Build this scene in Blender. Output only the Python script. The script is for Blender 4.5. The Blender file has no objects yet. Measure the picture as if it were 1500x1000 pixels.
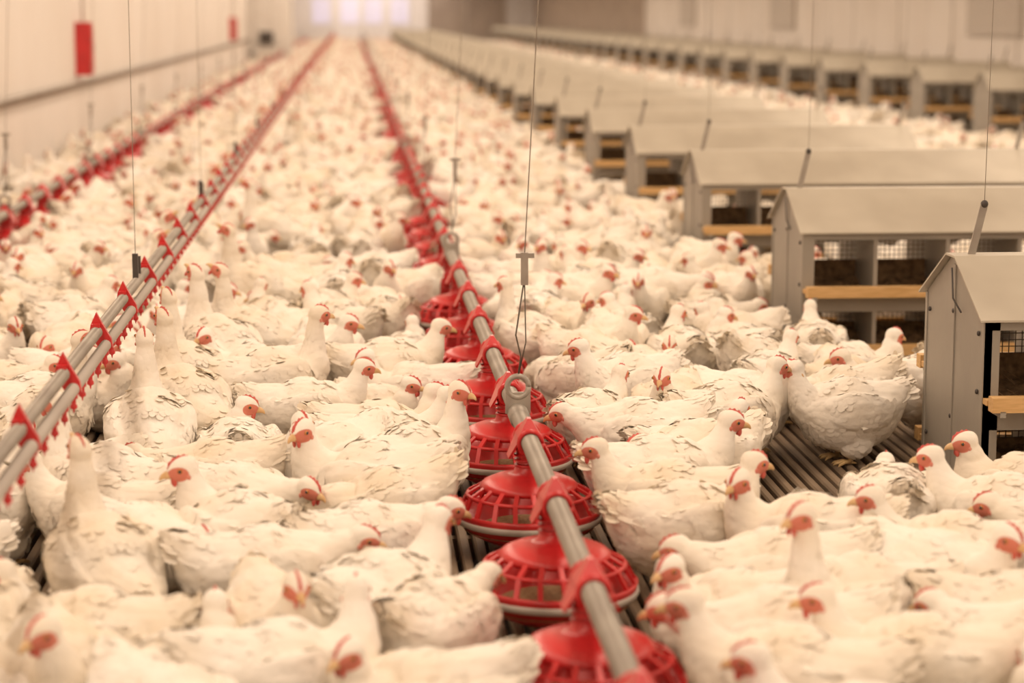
import bpy, math, random
from mathutils import Vector, Matrix, Euler, noise
random.seed(7)
S = bpy.context.scene
PI = math.pi
ZOOM = None

# ------------------------------------------------------------------ materials
def mat(name, col, rough=0.6, metal=0.0, var=None, vscale=6.0, bump=0.0, bscale=40.0, objrand=0.0, stretch=(1,1,1), emit=None, spec=0.4, detail=2, feath=False, skin=None):
    m = bpy.data.materials.new(name); m.use_nodes = True
    nt = m.node_tree; b = nt.nodes['Principled BSDF']
    b.inputs['Base Color'].default_value = (*col, 1)
    b.inputs['Roughness'].default_value = rough
    b.inputs['Metallic'].default_value = metal
    b.inputs['Specular IOR Level'].default_value = spec
    tc = nt.nodes.new('ShaderNodeTexCoord'); mp = nt.nodes.new('ShaderNodeMapping')
    mp.inputs['Scale'].default_value = stretch
    nt.links.new(tc.outputs['Object'], mp.inputs['Vector'])
    last = None
    if var:
        n = nt.nodes.new('ShaderNodeTexNoise'); n.inputs['Scale'].default_value = vscale; n.inputs['Detail'].default_value = detail
        nt.links.new(mp.outputs[0], n.inputs['Vector'])
        r = nt.nodes.new('ShaderNodeValToRGB')
        r.color_ramp.elements[0].position = 0.35; r.color_ramp.elements[1].position = 0.65
        r.color_ramp.elements[0].color = (*var, 1); r.color_ramp.elements[1].color = (*col, 1)
        nt.links.new(n.outputs['Fac'], r.inputs['Fac']); last = r.outputs['Color']
    if objrand > 0:
        oi = nt.nodes.new('ShaderNodeObjectInfo')
        hs = nt.nodes.new('ShaderNodeHueSaturation')
        mr = nt.nodes.new('ShaderNodeMapRange'); mr.inputs['To Min'].default_value = 1-objrand; mr.inputs['To Max'].default_value = 1+objrand*0.3
        nt.links.new(oi.outputs['Random'], mr.inputs['Value']); nt.links.new(mr.outputs[0], hs.inputs['Value'])
        mr2 = nt.nodes.new('ShaderNodeMapRange'); mr2.inputs['To Min'].default_value = 1.35; mr2.inputs['To Max'].default_value = 0.8
        nt.links.new(oi.outputs['Random'], mr2.inputs['Value']); nt.links.new(mr2.outputs[0], hs.inputs['Saturation'])
        if last: nt.links.new(last, hs.inputs['Color'])
        else: hs.inputs['Color'].default_value = (*col, 1)
        last = hs.outputs['Color']
    if skin:
        at = nt.nodes.new('ShaderNodeAttribute'); at.attribute_name='skin'
        mr3 = nt.nodes.new('ShaderNodeMapRange'); mr3.inputs['From Min'].default_value=.35; mr3.inputs['From Max'].default_value=.65
        nt.links.new(at.outputs['Fac'], mr3.inputs['Value'])
        mx = nt.nodes.new('ShaderNodeMix'); mx.data_type='RGBA'
        nt.links.new(mr3.outputs[0], mx.inputs[0]); nt.links.new(last, mx.inputs[6]); mx.inputs[7].default_value=(*skin,1)
        last = mx.outputs[2]
    if last: nt.links.new(last, b.inputs['Base Color'])
    if bump > 0:
        if feath:
            n2 = nt.nodes.new('ShaderNodeTexVoronoi'); n2.feature='F1'; n2.inputs['Scale'].default_value = bscale
            src=n2.outputs['Distance']
        else:
            n2 = nt.nodes.new('ShaderNodeTexNoise'); n2.inputs['Scale'].default_value = bscale; n2.inputs['Detail'].default_value = 1
            src=n2.outputs['Fac']
        nt.links.new(mp.outputs[0], n2.inputs['Vector'])
        bp = nt.nodes.new('ShaderNodeBump'); bp.inputs['Strength'].default_value = bump; bp.inputs['Distance'].default_value = 0.008 if feath else 0.004
        if feath: bp.invert=True
        nt.links.new(src, bp.inputs['Height']); nt.links.new(bp.outputs[0], b.inputs['Normal'])
    if emit:
        b.inputs['Emission Color'].default_value = (*emit[0], 1); b.inputs['Emission Strength'].default_value = emit[1]
    return m

M_FEATHER = mat('feather_white', (0.94,0.885,0.80), 0.9, var=(0.89,0.80,0.67), vscale=9, objrand=0.06, spec=0.1, detail=1, bump=.22, bscale=60, stretch=(.6,1,1), feath=True, skin=(0.66,0.21,0.15))
M_SKIN = mat('face_skin', (0.62,0.16,0.12), 0.55, var=(0.68,0.26,0.19), vscale=60)
M_COMB = mat('comb_red', (0.58,0.06,0.05), 0.5, var=(0.62,0.15,0.11), vscale=60)
M_BEAK = mat('beak_horn', (0.80,0.54,0.28), 0.4, var=(0.66,0.40,0.18), vscale=40)
M_IRIS = mat('eye_amber', (0.55,0.20,0.04), 0.15, spec=0.6)
M_PUPIL = mat('eye_pupil', (0.01,0.01,0.01), 0.08, spec=0.8)
M_LEG = mat('leg_yellow', (0.70,0.48,0.22), 0.6, var=(0.5,0.33,0.16), vscale=50)
HEN_MATS = [M_FEATHER, M_SKIN, M_BEAK, M_IRIS, M_PUPIL, M_LEG, M_COMB]
M_RED = mat('red_plastic', (0.64,0.022,0.025), 0.32, var=(0.53,0.02,0.022), vscale=8, spec=0.5)
M_GALV = mat('galvanised_steel', (0.42,0.38,0.33), 0.45, metal=0.45, var=(0.34,0.30,0.26), vscale=18, stretch=(1,0.3,1))
M_PVC = mat('pipe_light_grey', (0.56,0.50,0.44), 0.45, var=(0.46,0.40,0.35), vscale=10, stretch=(1,0.2,1))
M_FEED = mat('feed_mash', (0.50,0.33,0.17), 0.95, var=(0.34,0.21,0.1), vscale=120, bump=0.9, bscale=250)
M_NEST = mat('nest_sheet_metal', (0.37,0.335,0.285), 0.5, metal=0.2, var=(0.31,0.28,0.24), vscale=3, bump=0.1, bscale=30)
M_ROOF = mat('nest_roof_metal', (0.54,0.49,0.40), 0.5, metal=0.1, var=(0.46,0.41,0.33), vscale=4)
M_WOOD = mat('pine_wood', (0.74,0.46,0.20), 0.6, var=(0.60,0.35,0.13), vscale=12, stretch=(1,8,8))
M_WIRE = mat('dark_wire', (0.12,0.10,0.08), 0.5, metal=0.6)
M_STRAW = mat('nest_litter', (0.26,0.16,0.08), 0.95, var=(0.12,0.07,0.035), vscale=30, bump=0.9, bscale=80)
M_SLAT = mat('slat_plastic', (0.30,0.22,0.15), 0.7, var=(0.15,0.105,0.07), vscale=9, stretch=(1,0.3,1))
M_PIT = mat('pit_floor', (0.10,0.07,0.05), 0.95, var=(0.05,0.035,0.025), vscale=4)
M_WHITE = mat('painted_white', (0.82,0.78,0.73), 0.6, var=(0.76,0.71,0.66), vscale=2)
M_BROWN = mat('brown_panel', (0.45,0.36,0.29), 0.8, var=(0.38,0.30,0.24), vscale=1.5)
M_GREY = mat('shutter_grey', (0.58,0.52,0.46), 0.6)
M_GLOW = mat('window_glow', (0.6,0.58,0.65), 0.4, emit=((0.85,0.74,1.0), 0.35))
M_DARK = mat('dark_plastic', (0.06,0.05,0.045), 0.6)

def wall_mat(name, col, var, axis):
    m = mat(name, col, 0.65, var=var, vscale=0.7)
    nt = m.node_tree; b = nt.nodes['Principled BSDF']
    tc = nt.nodes.new('ShaderNodeTexCoord'); w = nt.nodes.new('ShaderNodeTexWave')
    w.wave_type='BANDS'; w.bands_direction = axis; w.wave_profile='SAW'; w.inputs['Scale'].default_value = 0.314
    nt.links.new(tc.outputs['Object'], w.inputs['Vector'])
    r = nt.nodes.new('ShaderNodeValToRGB'); e = r.color_ramp.elements
    e[0].position=0.0; e[0].color=(0,0,0,1); e[1].position=0.02; e[1].color=(1,1,1,1)
    nt.links.new(w.outputs['Fac'], r.inputs['Fac'])
    bp = nt.nodes.new('ShaderNodeBump'); bp.inputs['Distance'].default_value=0.02; bp.inputs['Strength'].default_value=0.8
    nt.links.new(r.outputs[0], bp.inputs['Height']); nt.links.new(bp.outputs[0], b.inputs['Normal'])
    return m
M_WALL = wall_mat('wall_panel', (0.86,0.80,0.74), (0.81,0.74,0.67), 'Y')
M_WALLX = wall_mat('wall_panel_end', (0.88,0.83,0.79), (0.84,0.78,0.73), 'X')

# ------------------------------------------------------------------ mesh builder
class MB:
    def __init__(s): s.v=[]; s.f=[]; s.m=[]; s.s=[]; s.n={}
    def add(s, vs, fs, m=0, smooth=True):
        o=len(s.v); s.v += [tuple(v) for v in vs]
        for f in fs: s.f.append([i+o for i in f]); s.m.append(m); s.s.append(smooth)
        return o
    def box(s, a, b, m=0):
        x0,y0,z0=a; x1,y1,z1=b
        vs=[(x0,y0,z0),(x1,y0,z0),(x1,y1,z0),(x0,y1,z0),(x0,y0,z1),(x1,y0,z1),(x1,y1,z1),(x0,y1,z1)]
        s.add(vs,[(0,3,2,1),(4,5,6,7),(0,1,5,4),(1,2,6,5),(2,3,7,6),(3,0,4,7)],m,False)
    def beam(s, p, q, w, h, m=0, up=Vector((0,0,1))):
        p=Vector(p); q=Vector(q); t=(q-p).normalized()
        l=t.cross(up)
        if l.length<1e-4: l=t.cross(Vector((1,0,0)))
        l.normalize(); u=l.cross(t).normalized()
        vs=[]
        for c in (p,q):
            for (a,b) in ((-1,-1),(1,-1),(1,1),(-1,1)): vs.append(c+l*a*w/2+u*b*h/2)
        s.add(vs,[(0,1,2,3),(7,6,5,4),(0,4,5,1),(1,5,6,2),(2,6,7,3),(3,7,4,0)],m,False)
    def tube(s, pts, rad, n=12, m=0, cap=True, ref=Vector((0,1,0)), rl=None):
        pts=[Vector(p) for p in pts]; N=len(pts)
        if not hasattr(rad,'__len__'): rad=[rad]*N
        if rl is None: rl=rad
        vs=[]
        for i,p in enumerate(pts):
            t=(pts[min(i+1,N-1)]-pts[max(i-1,0)]).normalized()
            l=ref-ref.dot(t)*t
            if l.length<1e-3: l=Vector((1,0,0))-t.x*t
            l.normalize(); u=t.cross(l)
            for k in range(n):
                a=2*PI*k/n; vs.append(p+l*math.cos(a)*rl[i]+u*math.sin(a)*rad[i])
        fs=[]
        for i in range(N-1):
            for k in range(n):
                k2=(k+1)%n; fs.append((i*n+k,i*n+k2,(i+1)*n+k2,(i+1)*n+k))
        if cap:
            fs.append(tuple(range(n))[::-1]); fs.append(tuple((N-1)*n+k for k in range(n)))
        s.add(vs,fs,m,True)
    def revolve(s, prof, c=(0,0,0), n=32, m=0):
        vs=[];fs=[]
        for (r,z) in prof:
            for k in range(n):
                a=2*PI*k/n; vs.append((c[0]+r*math.cos(a),c[1]+r*math.sin(a),c[2]+z))
        for i in range(len(prof)-1):
            for k in range(n):
                k2=(k+1)%n; fs.append((i*n+k,i*n+k2,(i+1)*n+k2,(i+1)*n+k))
        s.add(vs,fs,m,True)
    def ell(s, c, r, m=0, M=None, nu=12, nv=8):
        vs=[];fs=[]
        for j in range(nv+1):
            th=PI*j/nv
            for k in range(nu):
                a=2*PI*k/nu
                p=Vector((r[0]*math.sin(th)*math.cos(a), r[1]*math.sin(th)*math.sin(a), r[2]*math.cos(th)))
                if M is not None: p=M@p
                vs.append(Vector(c)+p)
        for j in range(nv):
            for k in range(nu):
                k2=(k+1)%nu; fs.append((j*nu+k,(j+1)*nu+k,(j+1)*nu+k2,j*nu+k2))
        s.add(vs,fs,m,True)
    def mesh(s, name, mats):
        me=bpy.data.meshes.new(name); me.from_pydata(s.v,[],s.f)
        for m in mats: me.materials.append(m)
        me.polygons.foreach_set('material_index', s.m); me.polygons.foreach_set('use_smooth', s.s)
        me.update()
        if s.n:
            me.normals_split_custom_set_from_vertices([tuple(s.n.get(i,(0,0,0))) for i in range(len(s.v))])
        return me
    def obj(s, name, mats, parent=None, loc=(0,0,0)):
        o=bpy.data.objects.new(name, s.mesh(name,mats)); S.collection.objects.link(o); o.location=loc
        if parent: o.parent=parent
        return o
def empty(name, loc=(0,0,0)):
    e=bpy.data.objects.new(name,None); e.empty_display_size=0.2; e.location=loc; S.collection.objects.link(e); return e

# ------------------------------------------------------------------ hens
def catmull(P, n):
    P=[tuple(p) for p in P]; Q=[P[0]]+P+[P[-1]]; out=[]
    for i in range(1,len(Q)-2):
        for k in range(n):
            t=k/n; r=[]
            for d in range(len(P[0])):
                a,b,c,e=Q[i-1][d],Q[i][d],Q[i+1][d],Q[i+2][d]
                r.append(0.5*((2*b)+(-a+c)*t+(2*a-5*b+4*c-e)*t*t+(-a+3*b-3*c+e)*t**3))
            out.append(tuple(r))
    out.append(P[-1]); return out

BODY=[(-.208,0,.104,.012,.028),(-.182,0,.086,.036,.046),(-.138,0,.048,.072,.076),(-.082,0,.012,.104,.101),(-.012,0,.000,.118,.116),(.052,0,.002,.111,.111),(.098,0,.018,.088,.091)]
WING=[(.095,.070,.045,.026,.018),(.052,.097,.030,.056,.025),(-.022,.103,.020,.062,.025),(-.092,.087,.026,.047,.021),(-.152,.056,.050,.024,.013),(-.186,.034,.070,.008,.006)]
HS=1.28

def feather(mb, p, d, n, L, W, lift, R=0.12, m=0, curl=.2):
    d=d.normalized(); n=(n-n.dot(d)*d).normalized(); l=d.cross(n)
    vs=[];ns=[]
    for (t,w) in ((0,.4),(.4,.95),(.75,.95),(.93,.6),(1,.15)):
        x=t*L; off=lift*t*L-(x*x)/(2*R)-0.0022*(1-t)+.0006
        for k in (-1,0,1):
            hw=k*w*W/2
            vs.append(p+d*(x-(0 if k==0 else 0.02*L))+l*hw+n*(off-abs(k)*((hw*hw)/(2*R)+.0005)))
            ns.append((n+d*(t*1.0-.45)*curl+l*k*.35*curl).normalized())
    fs=[]
    for i in range(4):
        for k in range(2):
            a=i*3+k; fs.append((a,a+1,a+4,a+3))
    o=mb.add(vs,fs,m,True)
    for i,q in enumerate(ns): mb.n[o+i]=q

def make_hen(name, z0, pitch, neck, head, yaw, hp, legs=True, seed=1):
    rnd=random.Random(seed)
    ca,sa=math.cos(pitch),math.sin(pitch)
    def T(x,y,z):
        X=x+.03; return Vector((X*ca-z*sa-.03, y, X*sa+z*ca+z0))
    pts=[]
    for (x,y,z,rv,rl) in BODY:
        p=T(x,y,z); pts.append((p.x,p.y,p.z,rv,rl))
    for (x,y,z,r) in neck: pts.append((x,y,z,r,r*1.02))
    hv=Vector(head)
    hM=Euler((0,-hp,yaw),'XYZ').to_matrix()
    back=hv+hM@Vector((-.010,0,-.006))
    pts.append((back.x,back.y,back.z,.0235,.0225))
    sp=catmull(pts,5)
    mb=MB()
    mb.tube([q[:3] for q in sp],[max(q[3],.006) for q in sp],28,0,True,Vector((0,1,0)),[max(q[4],.006) for q in sp])
    for sgn in (1,-1):
        w=[]
        for (x,y,z,rv,rl) in WING:
            p=T(x,y*sgn,z); w.append((p.x,p.y,p.z,rv,rl))
        w=catmull(w,4)
        mb.tube([q[:3] for q in w],[q[3] for q in w],20,0,True,Vector((0,1,0)),[q[4] for q in w])
        if legs: mb.ell(T(-.02,.05*sgn,-.078),(.058,.047,.055))
    sk=[(-.026,0,.0,.010,.010),(-.019,0,.001,.0195,.018),(-.006,0,.003,.0235,.0205),(.008,0,.001,.0215,.0185),(.019,0,-.002,.016,.013),(.026,0,-.004,.010,.009)]
    sk=catmull(sk,3)
    mb.tube([hv+hM@(Vector(q[:3])*HS) for q in sk],[q[3]*HS for q in sk],20,0,True,hM@Vector((0,1,0)),[q[4]*HS for q in sk])
    o=mb.obj('tmp',[M_FEATHER])
    r=o.modifiers.new('r','REMESH'); r.mode='VOXEL'; r.voxel_size=0.0048
    sm=o.modifiers.new('s','SMOOTH'); sm.factor=0.5; sm.iterations=3
    dg=bpy.context.evaluated_depsgraph_get(); dg.update()
    me=bpy.data.meshes.new_from_object(o.evaluated_get(dg))
    bpy.data.objects.remove(o)
    out=MB()
    hMi=hM.transposed()
    spv=[Vector(q[:3]) for q in sp]; nb=5*(len(BODY)-1); tot=len(spv)
    V2=[];SK=[]
    for mv in me.vertices:
        v=mv.co; far=(v-hv).length
        a=min(1,max(0,(far-.05)/.08))
        h=.006*noise.noise(v*15+Vector((seed*3,0,0)))+.004*noise.noise(Vector((v.x*24,v.y*42,v.z*42))+Vector((seed*3,5,0)))
        V2.append(v+mv.normal*a*h)
        q=hMi@(v-hv)/HS
        SK.append(max(0,min(1,.5+3*(1-math.sqrt(((q.x-.011)/.018)**2+((q.z+.003)/.0135)**2)))) if q.length<.045 else 0)
    out.v=[tuple(v) for v in V2]
    F=[];W=[]
    for p in me.polygons:
        c=p.center
        out.f.append(list(p.vertices)); out.m.append(0); out.s.append(True)
        if (c-hv).length>.055:
            F.append((c.copy(),p.normal.copy())); W.append(p.area)
    for (c,n) in rnd.choices(F,weights=W,k=700):
        bi=min(range(tot),key=lambda i:(spv[i]-c).length_squared)
        t=(spv[min(bi+1,tot-1)]-spv[max(bi-1,0)]).normalized()
        d=-t-(-t).dot(n)*n
        if d.length<.35: continue
        d.normalize(); side=d.cross(n)
        d=(d+side*rnd.uniform(-.2,.2)).normalized()
        if bi>nb+4: L,Wd,lf,R=.018,.011,.06,.2
        elif bi<7: L,Wd,lf,R=rnd.uniform(.028,.04),.022,.16,.25
        else:
            L,Wd,lf,R=rnd.uniform(.024,.034),rnd.uniform(.018,.025),rnd.uniform(.06,.13),.115
            if c.z<z0-.05: L*=.8; lf+=.10; R=.09
        feather(out,c,d,n,L,Wd,lf,R)
    for sgn in (1,-1):
        for k in range(7):
            a=T(-.010-.015*k, sgn*(.126-.006*k), -.022+.010*k); b=T(-.12-.012*k, sgn*(.082-.005*k), .018+.010*k)
            feather(out,a,(b-a),Vector((0,sgn,.6)),(b-a).length*1.12,.026,.01,.5,curl=.1)
    for lay in range(2):
        for k in range(9):
            u=(k-4)/4
            a=T(-.165,u*.024,.100-abs(u)*.022-lay*.014); d=Vector((-1,u*.38,.40-abs(u)*.18-lay*.12)); d=T(d.x-.165,d.y,d.z+.1)-T(-.165,0,.1)
            feather(out,a,d,Vector((.3,u*.6,1)),rnd.uniform(.055,.07),.028,.0,.8,curl=.1)
    bk=[(.022,0,-.003,.0085,.0075),(.031,0,-.0035,.0068,.0055),(.038,0,-.006,.0042,.0035),(.0425,0,-.0105,.0012,.0012)]
    bk=catmull(bk,3)
    out.tube([hv+hM@(Vector(q[:3])*HS) for q in bk],[q[3]*HS for q in bk],10,2,True,hM@Vector((0,1,0)),[q[4]*HS for q in bk])
    prof=[(.0275,.006),(.026,.011),(.024,.018),(.019,.0205),(.015,.0260),(.010,.0245),(.005,.0292),(.000,.0268),(-.005,.0292),(-.009,.0258),(-.012,.0255),(-.014,.022)]
    basez=[.002,.008,.012,.014,.016,.018,.019,.019,.019,.018,.016,.014]
    vs=[]
    for th in (-1,1):
        for (x,z) in prof: vs.append(hv+hM@(Vector((x,th*.0012,z))*HS))
        for (x,z),bz in zip(prof,basez): vs.append(hv+hM@(Vector((x,th*.0034,bz))*HS))
    n=len(prof); fs=[]
    for i in range(n-1):
        fs.append((i,i+1,n+i+1,n+i)); fs.append((2*n+i+1,2*n+i,3*n+i,3*n+i+1)); fs.append((i+1,i,2*n+i,2*n+i+1))
    fs.append((0,n,3*n,2*n)); fs.append((n-1,3*n-1,4*n-1,2*n-1))
    out.add(vs,fs,6,False)
    for sgn in (1,-1):
        out.ell(hv+hM@(Vector((.018,sgn*.0055,-.017))*HS),(.0048*HS,.0028*HS,.0085*HS),6,hM,10,7)
        out.ell(hv+hM@(Vector((-.006,sgn*.0185,-.009))*HS),(.0040*HS,.003*HS,.0052*HS),1,hM,8,6)
        out.ell(hv+hM@(Vector((.008,sgn*.0172,.003))*HS),(.0046*HS,.0042*HS,.0046*HS),3,hM,12,8)
        out.ell(hv+hM@(Vector((.0085,sgn*.0203,.003))*HS),(.0031*HS,.0019*HS,.0031*HS),4,hM,10,6)
    if legs:
        for sgn in (1,-1):
            h=T(-.02,.05*sgn,-.09); f=Vector((.0,.052*sgn,.012)); k=Vector((-.03,.052*sgn,.055))
            out.tube([h,k,f],[.02,.0085,.008],8,5,True,Vector((0,1,0)))
            for a in (-.5,0,.5):
                d=Vector((math.cos(a),math.sin(a),0))
                out.tube([f+Vector((0,0,-.003)),f+d*.025+Vector((0,0,-.001)),f+d*.048+Vector((0,0,-.006)),f+d*.056+Vector((0,0,-.011))],[.007,.006,.0045,.0015],7,5,True,Vector((0,0,1)))
            out.tube([f+Vector((0,0,-.003)),f+Vector((-.022,0,-.008))],[.006,.002],7,5,True,Vector((0,0,1)))
    bpy.data.meshes.remove(me)
    m=out.mesh(name,HEN_MATS)
    at=m.attributes.new('skin','FLOAT','POINT'); at.data.foreach_set('value',SK+[0.0]*(len(out.v)-len(SK)))
    return m

D=math.radians
def nk(z0,*a): return [(x,y,z+z0,r) for (x,y,z,r) in a]
POSES=[
 dict(z0=.150,pitch=D(4),neck=nk(.150,(.130,0,.048,.060),(.152,0,.082,.042),(.162,0,.108,.031)),head=(.182,0,.288),yaw=0,hp=D(-5)),
 dict(z0=.150,pitch=D(0),neck=nk(.150,(.128,.004,.048,.060),(.142,.012,.082,.042),(.144,.018,.108,.031)),head=(.150,.034,.288),yaw=D(65),hp=D(-6)),
 dict(z0=.150,pitch=D(4),neck=nk(.150,(.128,-.004,.048,.060),(.144,-.012,.082,.042),(.150,-.018,.108,.031)),head=(.158,-.034,.290),yaw=D(-55),hp=D(-10)),
 dict(z0=.160,pitch=D(10),neck=nk(.160,(.116,0,.064,.058),(.126,0,.112,.039),(.128,0,.160,.029)),head=(.144,0,.370),yaw=D(15),hp=D(0)),
 dict(z0=.170,pitch=D(30),neck=nk(.170,(.095,0,.110,.056),(.100,0,.165,.038),(.098,0,.215,.029)),head=(.112,0,.435),yaw=0,hp=D(45)),
 dict(z0=.150,pitch=D(-8),neck=nk(.150,(.132,0,.020,.058),(.168,0,.015,.041),(.192,0,-.008,.032)),head=(.218,0,.105),yaw=D(5),hp=D(-50)),
 dict(z0=.112,pitch=D(2),neck=nk(.112,(.120,.0,.052,.060),(.130,0,.084,.042),(.130,.006,.104,.032)),head=(.144,.014,.240),yaw=D(30),hp=D(-5),legs=False),
 dict(z0=.148,pitch=D(0),neck=nk(.148,(.136,0,.038,.058),(.168,-.006,.054,.039),(.188,-.012,.060,.031)),head=(.212,-.02,.216),yaw=D(-15),hp=D(-12)),
 dict(z0=.155,pitch=D(8),neck=nk(.155,(.118,-.003,.060,.058),(.128,-.010,.104,.039),(.128,-.012,.140,.029)),head=(.134,-.026,.342),yaw=D(-80),hp=D(-3)),
 dict(z0=.110,pitch=D(0),neck=nk(.110,(.118,.0,.050,.060),(.124,-.006,.080,.042),(.118,-.012,.100,.032)),head=(.120,-.030,.232),yaw=D(-95),hp=D(-8),legs=False),
 dict(z0=.148,pitch=D(-6),neck=nk(.148,(.132,-.006,.022,.058),(.164,-.026,.016,.041),(.182,-.046,.000,.032)),head=(.198,-.072,.118),yaw=D(-50),hp=D(-40)),
]
VAR=bpy.data.collections.new('hen_variants')
HEN=[]
for i,p in enumerate(POSES):
    me=make_hen('hen_mesh_%02d'%i,seed=11+i,**p); HEN.append(me)
    o=bpy.data.objects.new('hen_variant_%02d'%i,me); VAR.objects.link(o)

PITCHP=.72; LINE_X=.455; PAN0=3.98-PITCHP*2
LINE2_X=-1.92; NIP_X=-.70
NESTY=[6.17+2.45*i for i in range(37)]
NX0=1.80; NL=1.77
def panclose(x,y,r):
    for lx in (LINE_X,LINE2_X):
        if abs(x-lx)<r:
            k=round((y-PAN0)/PITCHP)
            if k>=0 and (x-lx)**2+(y-PAN0-k*PITCHP)**2<r*r: return (lx,PAN0+k*PITCHP)
    return None
def discs(x,y,h):
    a=D(h); return [(x+math.cos(a)*d,y+math.sin(a)*d) for d in (-.095,.0,.095)]
# bare slats in front of the first nest: an oblique lane plus the landing area
def bare(x,y):
    return (5.0<y<6.35 and .184*y<x<.246*y) or (1.15<x<1.78 and 5.62<y<6.30)

HERO=[(.136,5.87,8,0),(-.36,5.50,182,7),(-.08,5.62,232,1),(.067,5.11,187,5),(-.195,4.49,15,7),(-.478,4.72,318,7),
(-.08,4.10,285,0),(-.563,5.32,150,3),(-.62,4.47,120,4),(-.68,4.03,110,4),(-.473,3.96,170,0),(-.287,3.85,60,6),(-.10,3.75,20,1),
(.04,4.13,50,0),(.205,4.12,60,7),(.098,3.80,200,6),(-.55,6.8,120,4),(-.46,7.34,140,4),(-.51,6.33,125,4),(-.60,5.95,100,4),
(-.29,6.78,15,3),(-.143,6.41,8,0),(.115,7.08,15,0),(.17,5.60,40,8),(1.22,6.42,310,0),(1.49,6.28,190,2),
(1.75,7.20,0,6),(.78,5.42,10,0),(.74,5.12,170,0),(.93,5.52,215,7),(1.06,4.66,165,1),(.90,4.38,180,7),(.78,4.84,20,0),
(1.30,4.55,165,0),(1.36,5.05,85,7),(1.53,4.90,150,0),(1.68,4.65,165,7),(1.06,4.02,200,3),(1.24,4.05,0,1),(.79,3.90,175,7),
(.76,4.14,190,6),(1.05,3.76,170,0),(.76,3.64,160,0),(1.25,3.74,150,7),(.976,6.33,250,0),(.93,5.86,20,6),(.72,5.90,180,7),
(-.96,6.47,40,0),(-.98,5.85,300,6),(-.90,5.2,80,0)]
H=[[x*1.03,y*1.03,h,p] for (x,y,h,p) in HERO]
def nipfix(e):
    if e[3] in (3,4,8):
        hx=e[0]+math.cos(D(e[2]))*POSES[e[3]]['head'][0]
        if abs(hx-NIP_X)<.085: e[0]+=math.copysign(.085-abs(hx-NIP_X),hx-NIP_X if abs(hx-NIP_X)>.001 else 1)
for it in range(60):
    for i in range(len(H)):
        for j in range(i+1,len(H)):
            if abs(H[i][1]-H[j][1])>.5: continue
            for a in discs(*H[i][:3]):
                for b in discs(*H[j][:3]):
                    dx=a[0]-b[0]; dy=a[1]-b[1]; d=math.hypot(dx,dy)
                    if 1e-6<d<.168:
                        k=(.168-d)*.12/d
                        H[i][0]+=dx*k; H[i][1]+=dy*k; H[j][0]-=dx*k; H[j][1]-=dy*k
        for a in discs(*H[i][:3]):
            dx=a[0]-LINE_X
            if abs(dx)<.25 and a[1]<5.7: H[i][0]+=math.copysign(.25-abs(dx),dx)*.5
            c=panclose(a[0],a[1],.285)
            if c:
                dx=a[0]-c[0]; dy=a[1]-c[1]; d=math.hypot(dx,dy) or 1
                H[i][0]+=dx/d*(.285-d)*.5; H[i][1]+=dy/d*(.285-d)*.5
            if bare(*a):
                if a[0]<.215*a[1]: H[i][0]-=.03
                elif a[1]<5.9: H[i][1]-=.03
                else: H[i][1]+=.03
        nipfix(H[i])
for (x,y,h,p) in H:
    o=bpy.data.objects.new('white_hen',HEN[p]); S.collection.objects.link(o)
    s=random.uniform(1.0,1.09); o.location=(x,y,0); o.rotation_euler=(0,0,D(h)); o.scale=(s,s,s)

grid={}
def gput(x,y): grid.setdefault((int(x//.3),int(y//.3)),[]).append((x,y))
def gfree(x,y,r):
    gx,gy=int(x//.3),int(y//.3)
    for i in (gx-1,gx,gx+1):
        for j in (gy-1,gy,gy+1):
            for (a,b) in grid.get((i,j),()):
                if (a-x)**2+(b-y)**2<r*r: return False
    return True
for hh in H:
    for a in discs(*hh[:3]): gput(*a)
def innest(x,y,mx,my):
    for nx in (NX0,6.3):
        if nx-mx<x<nx+NL+mx:
            k=round((y-NESTY[0])/2.45)
            if 0<=k<37 and abs(y-NESTY[k])<.31+my: return True
    return False
flock=[]
def tryput(x,y,r=.172):
    h=random.uniform(0,360); p=random.choices(range(11),[3,2,2,.4,0,2.2,2.2,3.2,.4,1.8,1.8])[0]
    dx=NIP_X-x
    if .14<abs(dx)<.32 and random.random()<.55:
        p=4; h=(0 if dx>0 else 180)+random.uniform(-40,40)
    hx=x+math.cos(D(h))*POSES[p]['head'][0]
    if abs(hx-LINE_X)<.085 or abs(hx-LINE2_X)<.085: return
    if p in (3,4,8) and abs(hx-NIP_X)<.085: return
    ds=discs(x,y,h)
    for (a,b) in ds:
        if a<-2.47 or a>8.45: return
        if bare(a,b): return
        if 1.78<a<3.5 and 7.5<b<8.4: return
        if abs(a-LINE_X)<(.25 if b<5.7 else (.16 if b<7 else .09)): return
        if abs(a-LINE2_X)<.10: return
        if panclose(a,b,.27): return
        if innest(a,b,.10,.20): return
        if not gfree(a,b,r): return
    for a in ds: gput(*a)
    flock.append((x,y,h,p,random.uniform(.95,1.10)))
for k in range(34000):
    y=2.0+96*(random.random()**1.15); tryput(random.uniform(-2.45,1.80),y)
for k in range(3500): tryput(random.uniform(-2.45,1.80),random.uniform(2.2,14))
for k in range(2500): tryput(random.uniform(1.75,3.7),random.uniform(5,60))
for k in range(3500): tryput(random.uniform(3.6,6.4),random.uniform(5,90))
me=bpy.data.meshes.new('hen_flock'); me.from_pydata([(f[0],f[1],0) for f in flock],[],[])
a=me.attributes.new('rotz','FLOAT_VECTOR','POINT'); a.data.foreach_set('vector',[c for f in flock for c in (0,0,D(f[2]))])
a=me.attributes.new('vari','INT','POINT'); a.data.foreach_set('value',[f[3] for f in flock])
a=me.attributes.new('scl','FLOAT','POINT'); a.data.foreach_set('value',[f[4] for f in flock])
fo=bpy.data.objects.new('hen_flock',me); S.collection.objects.link(fo)
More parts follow.
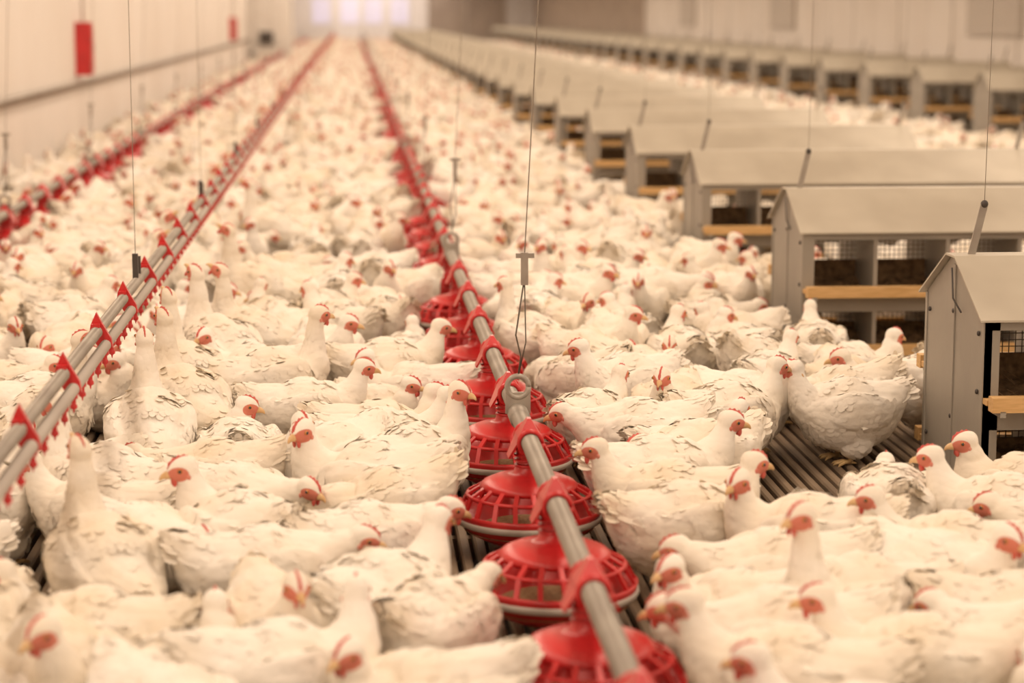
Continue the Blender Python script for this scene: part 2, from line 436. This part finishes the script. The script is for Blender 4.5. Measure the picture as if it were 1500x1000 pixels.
ng=bpy.data.node_groups.new('flock_instancer','GeometryNodeTree')
ng.interface.new_socket('Geometry',in_out='INPUT',socket_type='NodeSocketGeometry')
ng.interface.new_socket('Geometry',in_out='OUTPUT',socket_type='NodeSocketGeometry')
N=ng.nodes; Lk=ng.links
gi=N.new('NodeGroupInput'); go=N.new('NodeGroupOutput')
ci=N.new('GeometryNodeCollectionInfo'); ci.inputs['Collection'].default_value=VAR
ci.inputs['Separate Children'].default_value=True; ci.inputs['Reset Children'].default_value=True
ip=N.new('GeometryNodeInstanceOnPoints'); ip.inputs['Pick Instance'].default_value=True
def na(n,t):
    q=N.new('GeometryNodeInputNamedAttribute'); q.data_type=t; q.inputs['Name'].default_value=n
    return q.outputs['Attribute']
Lk.new(gi.outputs[0],ip.inputs['Points']); Lk.new(ci.outputs[0],ip.inputs['Instance'])
Lk.new(na('vari','INT'),ip.inputs['Instance Index']); Lk.new(na('rotz','FLOAT_VECTOR'),ip.inputs['Rotation']); Lk.new(na('scl','FLOAT'),ip.inputs['Scale'])
Lk.new(ip.outputs[0],go.inputs[0])
md=fo.modifiers.new('flock','NODES'); md.node_group=ng

# ------------------------------------------------------------------ feeder lines
def feeder_line(x, wires):
    e=empty('feeder_line',(x,0,0))
    mb=MB()
    mb.tube([(0,1.5,.30),(0,98,.30)],.024,20)
    for y in wires:
        mb.tube([(0,y-.09,.30),(0,y+.09,.30)],.029,20)
    mb.obj('feed_pipe',[M_GALV],e)
    p=MB()
    p.revolve([(.001,.030),(.11,.032),(.158,.056),(.182,.086),(.190,.104),(.192,.116),(.183,.116),(.165,.085),(.1,.050),(.001,.045)],n=40)
    p.revolve([(.186,.082),(.1925,.085),(.1945,.093),(.1935,.101),(.186,.099)],n=40,m=1)
    p.revolve([(.001,.072),(.10,.068),(.172,.064)],n=32,m=2)
    p.revolve([(.034,.235),(.040,.212),(.060,.206),(.092,.200),(.120,.188),(.130,.178),(.128,.168),(.115,.172),(.09,.184),(.04,.194)],n=36)
    p.revolve([(.158,.158),(.164,.160),(.168,.152),(.161,.148),(.158,.158)],n=36)
    for k in range(20):
        a=2*PI*k/20
        def P(r,z,da=0): return (r*math.cos(a+da),r*math.sin(a+da),z)
        p.beam(P(.120,.180),P(.163,.155,.02),.012,.007); p.beam(P(.163,.155,.02),P(.187,.110,.05),.012,.007)
    p.revolve([(.034,.238),(.031,.245),(.031,.262),(.036,.275)],n=24)
    for z in (.228,.243,.256): p.revolve([(.032,z),(.039,z+.002),(.039,z+.005),(.032,z+.007)],n=24)
    z=.30
    def loft4(r0,z0_,r1,z1_):
        vs=[(sx*r0[0],sy*r0[1],z0_) for sx,sy in ((-1,-1),(1,-1),(1,1),(-1,1))]+[(sx*r1[0],sy*r1[1],z1_) for sx,sy in ((-1,-1),(1,-1),(1,1),(-1,1))]
        p.add(vs,[(0,3,2,1),(4,5,6,7),(0,1,5,4),(1,2,6,5),(2,3,7,6),(3,0,4,7)],0,False)
    loft4((.026,.026),.258,(.036,.050),z-.006)
    loft4((.036,.050),z-.006,(.032,.050),z+.010)
    loft4((.032,.050),z+.010,(.005,.012),z+.056)
    for sx in (-1,1):
        vs=[(sx*.036,-.052,z-.004),(sx*.036,.052,z-.004),(sx*.008,.0,z+.05),(sx*.056,-.03,z-.045),(sx*.056,.03,z-.045),
            (sx*.031,-.052,z-.006),(sx*.031,.052,z-.006),(sx*.004,.0,z+.046),(sx*.051,-.03,z-.047),(sx*.051,.03,z-.047)]
        p.add(vs,[(0,1,2),(0,3,4,1),(5,7,6),(5,6,9,8),(0,5,8,3),(3,8,9,4),(4,9,6,1)],0,False)
    for sy in (-1,1):
        pts=[(.031*math.cos(t),sy*.058,z+.031*math.sin(t)) for t in [2*PI*i/16 for i in range(17)]]
        p.tube(pts,.006,8,0,True,Vector((0,1,0)))
    po=p.obj('feeder_pans',[M_RED,M_PVC,M_FEED],e,(0,PAN0,0))
    ar=po.modifiers.new('a','ARRAY'); ar.use_relative_offset=False; ar.use_constant_offset=True
    ar.constant_offset_displace=(0,PITCHP,0); ar.count=131
    w=MB()
    for y in wires:
        w.box((-.035,y-.004,.30),(.035,y+.004,.36),0)
        R=.030; pts=[(math.cos(t)*R,y,.375+math.sin(t)*R) for t in [2*PI*i/20 for i in range(21)]]
        w.tube(pts,.008,8,0,True,Vector((0,1,0)))
        w.tube([(0,y,.40),(.008,y,.46),(-.006,y,.52),(.018,y,.68)],.0025,6,1)
        w.tube([(.0,y,.40),(.022,y,.50),(.018,y,.68)],.002,6,1)
        w.box((.008,y-.006,.66),(.028,y+.006,.75),0); w.box((-.006,y-.004,.735),(.045,y+.004,.748),0)
        w.tube([(.018,y,.74),(.13,y,2.84)],.0018,6,0)
    w.obj('suspension_wires',[M_GALV,M_WIRE],e)
    return e
feeder_line(LINE_X,[5.78+3.9*i for i in range(23)])
feeder_line(LINE2_X,[8.0+3.9*i for i in range(22)])

# ------------------------------------------------------------------ nipple drinker line
e=empty('drinker_line',(NIP_X,0,0))
mb=MB()
mb.tube([(-.012,1.5,.525),(-.012,98,.525)],.017,14); mb.obj('support_tube',[M_GALV],e)
mb=MB(); mb.tube([(.012,1.5,.488),(.012,98,.488)],.0155,14); mb.obj('water_pipe',[M_PVC],e)
mb=MB()
vs=[]
for sy in (-.009,.009):
    for (x,z) in ((-.032,.520),(-.028,.545),(-.012,.580),(.004,.548),(.028,.505),(.032,.480),(.016,.468),(-.010,.485)): vs.append((x,sy,z))
fs=[tuple(range(8)),tuple(range(15,7,-1))]+[(i,(i+1)%8+0,8+(i+1)%8,8+i) for i in range(8)]
mb.add(vs,fs,0,False)
mb.beam((-.012,-.03,.545),(-.012,.03,.545),.022,.010)
c=mb.obj('pipe_clips',[M_RED],e,(0,2.4,0))
ar=c.modifiers.new('a','ARRAY'); ar.use_relative_offset=False; ar.use_constant_offset=True; ar.constant_offset_displace=(0,.70,0); ar.count=136
mb=MB()
mb.revolve([(.001,.480),(.011,.478),(.011,.466),(.006,.462),(.006,.452),(.009,.448),(.009,.441),(.003,.437),(.001,.428)],c=(.012,0,0),n=10)
c=mb.obj('drinker_nipples',[M_RED],e,(0,2.3,0))
ar=c.modifiers.new('a','ARRAY'); ar.use_relative_offset=False; ar.use_constant_offset=True; ar.constant_offset_displace=(0,.17,0); ar.count=560
mb=MB()
for i in range(30):
    y=7.0+3.1*i
    mb.box((-.022,y-.01,.53),(-.004,y+.01,.62),1); mb.tube([(-.012,y,.6),(-.012,y,2.84)],.0013,6,0)
    mb.box((-.020,y+.10,.52),(-.006,y+.115,.60),1)
mb.obj('suspension_wires',[M_GALV,M_DARK],e)

# ------------------------------------------------------------------ nest boxes
def nest_mesh(eave,ridge):
    m=MB(); hd=.31; L=NL
    sc=eave/.54
    prof=[(-hd,0),(hd,0),(hd,eave),(.045,ridge),(-.045,ridge),(-hd,eave)]
    for x in (0,L):
        x0,x1=(x,x+.022) if x==0 else (x-.022,x)
        vs=[(x0,y,z) for y,z in prof]+[(x1,y,z) for y,z in prof]
        m.add(vs,[tuple(range(5,-1,-1)),tuple(range(6,12))]+[(i,(i+1)%6,6+(i+1)%6,6+i) for i in range(6)],0,False)
        xo = x-.004 if x==0 else x
        for y in (-hd,hd-.02): m.box((xo,y,.0),(xo+.004,y+.02,eave),0)
        m.box((xo-.0005,-.012,.02),(xo+.0045,.012,ridge-.02),0)
        for (y,z) in ((-.26,.1),(-.26,.32*sc),(-.26,eave-.05),(.26,.1),(.26,eave-.05),(0,.2),(0,eave-.02)):
            m.ell((xo if x==0 else xo+.004,y,z),(.005,.008,.008),4,None,8,5)
    t2=.30*sc
    for s in (-1,1):
        y1=s*(hd+.025); z1=eave-.008; yk=s*.045; zk=ridge+.004
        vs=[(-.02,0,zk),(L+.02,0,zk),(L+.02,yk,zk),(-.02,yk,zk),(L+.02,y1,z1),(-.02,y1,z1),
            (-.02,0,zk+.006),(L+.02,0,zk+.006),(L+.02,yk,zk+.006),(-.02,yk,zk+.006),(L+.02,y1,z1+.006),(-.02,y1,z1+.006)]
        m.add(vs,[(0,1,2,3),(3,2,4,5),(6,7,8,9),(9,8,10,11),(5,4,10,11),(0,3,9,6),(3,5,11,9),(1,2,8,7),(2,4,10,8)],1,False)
        m.box((0,min(s*hd,s*(hd-.012)),eave-.035),(L,max(s*hd,s*(hd-.012)),eave-.005),0)
        m.box((0,min(s*hd,s*(hd-.012)),.0),(.045,max(s*hd,s*(hd-.012)),eave-.005),0)
        m.box((.02,min(s*hd,s*(hd-.01)),t2-.085),(L-.02,max(s*hd,s*(hd-.01)),t2-.01),0)
        m.box((.02,min(s*hd,s*(hd-.01)),.0),(L-.02,max(s*hd,s*(hd-.01)),.05),0)
        for zt in (t2,.065):
            m.box((-.0,min(s*(hd+.055),s*(hd+.10)),zt-.016),(L,max(s*(hd+.055),s*(hd+.10)),zt+.026),2)
            m.box((-.0,min(s*(hd+.001),s*(hd+.04)),zt-.006),(L,max(s*(hd+.001),s*(hd+.04)),zt+.010),2)
            for k in range(4):
                xx=.03+k*(L-.06)/3
                m.box((xx-.008,min(s*(hd-.01),s*(hd+.10)),zt-.03),(xx+.008,max(s*(hd-.01),s*(hd+.10)),zt-.012),0)
    m.box((.02,-hd+.01,t2-.08),(L-.02,hd-.01,t2-.065),0)
    m.box((.02,-hd+.01,.02),(L-.02,hd-.01,.03),0)
    m.box((.02,-.004,.03),(L-.02,.004,.03+.10*sc),5); m.box((.02,-.004,t2-.065),(L-.02,.004,t2+.09),5)
    for k in range(1,6):
        x=k*L/6; m.box((x-.008,-hd+.002,.03),(x+.008,hd-.002,eave-.01),0)
    rr=random.Random(5)
    for (zz) in (.03,t2-.065):
        nx,ny=48,14; vs=[];fs=[]
        for i in range(nx):
            for j in range(ny):
                yy=-hd+.02+(2*hd-.04)*j/(ny-1)
                vs.append((.03+(L-.06)*i/(nx-1),yy,zz+.02+rr.random()*.03+.05*max(0,1-abs(yy)/.15)))
        for i in range(nx-1):
            for j in range(ny-1): fs.append((i*ny+j,(i+1)*ny+j,(i+1)*ny+j+1,i*ny+j+1))
        m.add(vs,fs,5,False)
        for k in range(220):
            x=rr.uniform(.05,L-.05); y=rr.choice((-1,1))*rr.uniform(.05,.28); a=rr.uniform(0,PI); l=rr.uniform(.03,.07); z=zz+rr.uniform(.035,.06)+.05*max(0,1-abs(y)/.15)
            m.beam((x,y,z),(x+math.cos(a)*l,y+math.sin(a)*l*.5,z+rr.uniform(-.01,.03)),.002,.002,5)
    for k in range(int((L-.04)/.02)):
        x=.03+k*.02; m.box((x-.0013,-.0013,.03),(x+.0013,.0013,eave),3)
    z=.05
    while z<eave: m.box((.02,-.0013,z-.0013),(L-.02,.0013,z+.0013),3); z+=.02
    for x,dx in ((.03,.05),(L-.05,.05)):
        m.beam((x,0,ridge-.06),(x+dx,0,ridge+.16),.022,.006,6,up=Vector((0,1,0)))
        m.ell((x+dx,0,ridge+.16),(.012,.012,.012),4,None,8,6)
        m.tube([(x+dx,0,ridge+.16),(x+dx+.02,0,2.70)],.0012,5,6)
    m.tube([(-.010,-.1,eave*.98),(-.012,-.02,eave+.02),(-.012,.0,ridge-.03)],.003,5,4)
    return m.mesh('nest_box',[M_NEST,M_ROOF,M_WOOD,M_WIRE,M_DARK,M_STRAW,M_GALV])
n1=nest_mesh(.54,.68); n2=nest_mesh(.66,.81)
for y in NESTY:
    for (x,mm) in ((NX0,n1),(6.3,n2)):
        o=bpy.data.objects.new('nest_box',mm); S.collection.objects.link(o); o.location=(x,y,0)

# ------------------------------------------------------------------ room
X0,X1,Y0,Y1,CZ=-2.6,8.6,-6.0,99.0,2.85
mb=MB(); mb.box((X0,Y0,-.55),(X1,Y1,-.45)); mb.obj('floor',[M_PIT])
mb=MB(); x=X0+.02
while x<X1-.03:
    vs=[(x,Y0,-.03),(x+.027,Y0,-.03),(x+.027,Y0,-.006),(x+.022,Y0,0),(x+.005,Y0,0),(x,Y0,-.006)]
    vs+=[(a,Y1,c) for a,b,c in vs]
    mb.add(vs,[tuple(range(5,-1,-1)),tuple(range(6,12))]+[(i,(i+1)%6,6+(i+1)%6,6+i) for i in range(6)],0,False)
    x+=.042
y=Y0+.3
while y<Y1: mb.box((X0,y-.02,-.09),(X1,y+.02,-.031)); y+=.6
mb.obj('slatted_floor',[M_SLAT])
def wall(name,a,b,m): q=MB(); q.box(a,b); return q.obj(name,[m])
wall('wall_left',(X0-.1,Y0,-.55),(X0,Y1,CZ),M_WALL)
wall('wall_right',(X1,Y0,-.55),(X1+.1,Y1,CZ),M_WALL)
wall('wall_back',(X0-.1,Y1,-.55),(X1+.1,Y1+.1,CZ),M_WALLX)
wall('wall_front',(X0-.1,Y0-.1,-.55),(X1+.1,Y0,CZ),M_WALLX)
wall('ceiling',(X0-.1,Y0-.1,CZ),(X1+.1,Y1+.1,CZ+.1),M_WHITE)
mb=MB(); mb.tube([(X0+.05,Y0+.1,.76),(X0+.05,54.9,.76)],.022,12); mb.box((X0,Y0+.1,.70),(X0+.03,54.9,.735),1)
for i in range(30): mb.box((X0,-5+2*i,.73),(X0+.06,-4.96+2*i,.745),1)
mb.obj('wall_pipe_left',[M_GALV,M_BROWN])
for y in (20.6,46.8,72):
    q=MB(); q.box((X0,y-.09,.82),(X0+.15,y+.09,1.32)); q.box((X0+.148,y-.07,.86),(X0+.158,y+.07,1.28)); q.box((X0+.156,y+.03,1.04),(X0+.168,y+.05,1.12),1)
    q.tube([(X0+.07,y,1.32),(X0+.07,y,CZ-.01)],.012,8,1); q.obj('red_switch_box',[M_RED,M_GREY])
q=MB(); q.box((X0+.005,55,.45),(-1.5,57,2.4)); q.box((X0+.1,54.98,.6),(-1.6,55,2.3)); q.box((-2.3,54.9,.62),(-1.95,55,.95),1)
q.box((X0+.01,55.2,-.0),(X0+.15,55.4,.45)); q.box((-1.7,55.2,0),(-1.55,55.4,.45)); q.obj('control_cabinet',[M_WHITE,M_DARK])
q=MB(); q.box((3.6,Y1-.06,0),(7.2,Y1-.002,2.5)); q.box((3.5,Y1-.08,2.5),(7.3,Y1-.002,2.6),1); q.box((5.38,Y1-.08,0),(5.42,Y1-.05,2.5),1); q.obj('door_1',[M_BROWN,M_GREY])
for i,xx in enumerate((-1.3,0.0,1.1,2.3)):
    q=MB(); q.box((xx-.4,Y1-.03,.95),(xx+.4,Y1-.005,2.1),0)
    for a,b in (((xx-.46,.89),(xx+.46,.95)),((xx-.46,2.1),(xx+.46,2.16)),((xx-.46,.95),(xx-.4,2.1)),((xx+.4,.95),(xx+.46,2.1)),((xx-.02,.95),(xx+.02,2.1))):
        q.box((a[0],Y1-.06,a[1]),(b[0],Y1-.002,b[1]),1)
    q.obj('window_%d'%(i+1),[M_GLOW,M_WHITE])
q=MB(); q.box((X1-.03,62,.6),(X1-.002,Y1-.1,2.3))
for i in range(36): q.box((X1-.045,62+i,.6),(X1-.028,62.05+i,2.3))
q.obj('brown_wall_curtain',[M_BROWN])
for y in (28,42,54):
    q=MB(); q.box((X1-.05,y-1.2,1.1),(X1-.002,y+1.2,2.0))
    for k in range(6): q.beam((X1-.055,y-1.15,1.17+k*.15),(X1-.055,y+1.15,1.17+k*.15),.02,.09)
    q.obj('air_inlet_shutter',[M_GREY])
q=MB()
for y in range(0,98,3):
    q.tube([(X1-.02,y,.0),(X1-.02,y,CZ-.01)],.006,6)
q.obj('trim_1',[M_GREY])

LC=(1.0,.79,.60)
for x in (-1.35,1.05,4.2,5.7):
    q=MB(); q.box((x-.22,-5,2.74),(x+.22,97,2.80)); q.box((x-.25,-5,2.79),(x+.25,97,2.849))
    fx=q.obj('added_wash_housing',[M_WHITE])
    ld=bpy.data.lights.new('strip','AREA'); ld.shape='RECTANGLE'; ld.size=.4; ld.size_y=101; ld.energy=960; ld.color=LC
    lo=bpy.data.objects.new('added_wash_lamp',ld); S.collection.objects.link(lo); lo.location=(x,46,2.73); lo.parent=fx
q=MB(); q.box((-1.8,96.2,2.55),(4.0,96.5,2.849)); fx=q.obj('added_wash_housing',[M_WHITE])  # added fixture and area lamp, put in only to brighten the end wall
ld=bpy.data.lights.new('added_end_wash','AREA'); ld.shape='RECTANGLE'; ld.size=5.6; ld.size_y=.25; ld.energy=85; ld.color=(1,.85,.74)
lo=bpy.data.objects.new('added_wash_lamp',ld); S.collection.objects.link(lo); lo.location=(1.1,96.53,2.65); lo.rotation_euler=(D(70),0,0); lo.parent=fx

w=bpy.data.worlds.new('world'); S.world=w; w.use_nodes=True
w.node_tree.nodes['Background'].inputs[0].default_value=(0,0,0,1); w.node_tree.nodes['Background'].inputs[1].default_value=0

# ------------------------------------------------------------------ camera
cd=bpy.data.cameras.new('camera'); cam=bpy.data.objects.new('camera',cd); S.collection.objects.link(cam)
cd.sensor_width=36; cd.lens=3100/1500*36; cd.clip_end=300
p=math.atan(480/3100); yw=math.atan(238/3100*math.cos(p))
cam.location=(0,0,1.4); cam.rotation_euler=(PI/2-p,0,-yw)
cd.dof.use_dof=True; cd.dof.focus_distance=6.2; cd.dof.aperture_fstop=2.1
if ZOOM:
    k,u,v=ZOOM; cd.lens*=k; cd.shift_x=(u-750)/1500*k; cd.shift_y=(500-v)/1500*k; cd.dof.aperture_fstop*=k
S.camera=cam
S.view_settings.view_transform='Standard'
S.view_settings.gamma=1.06
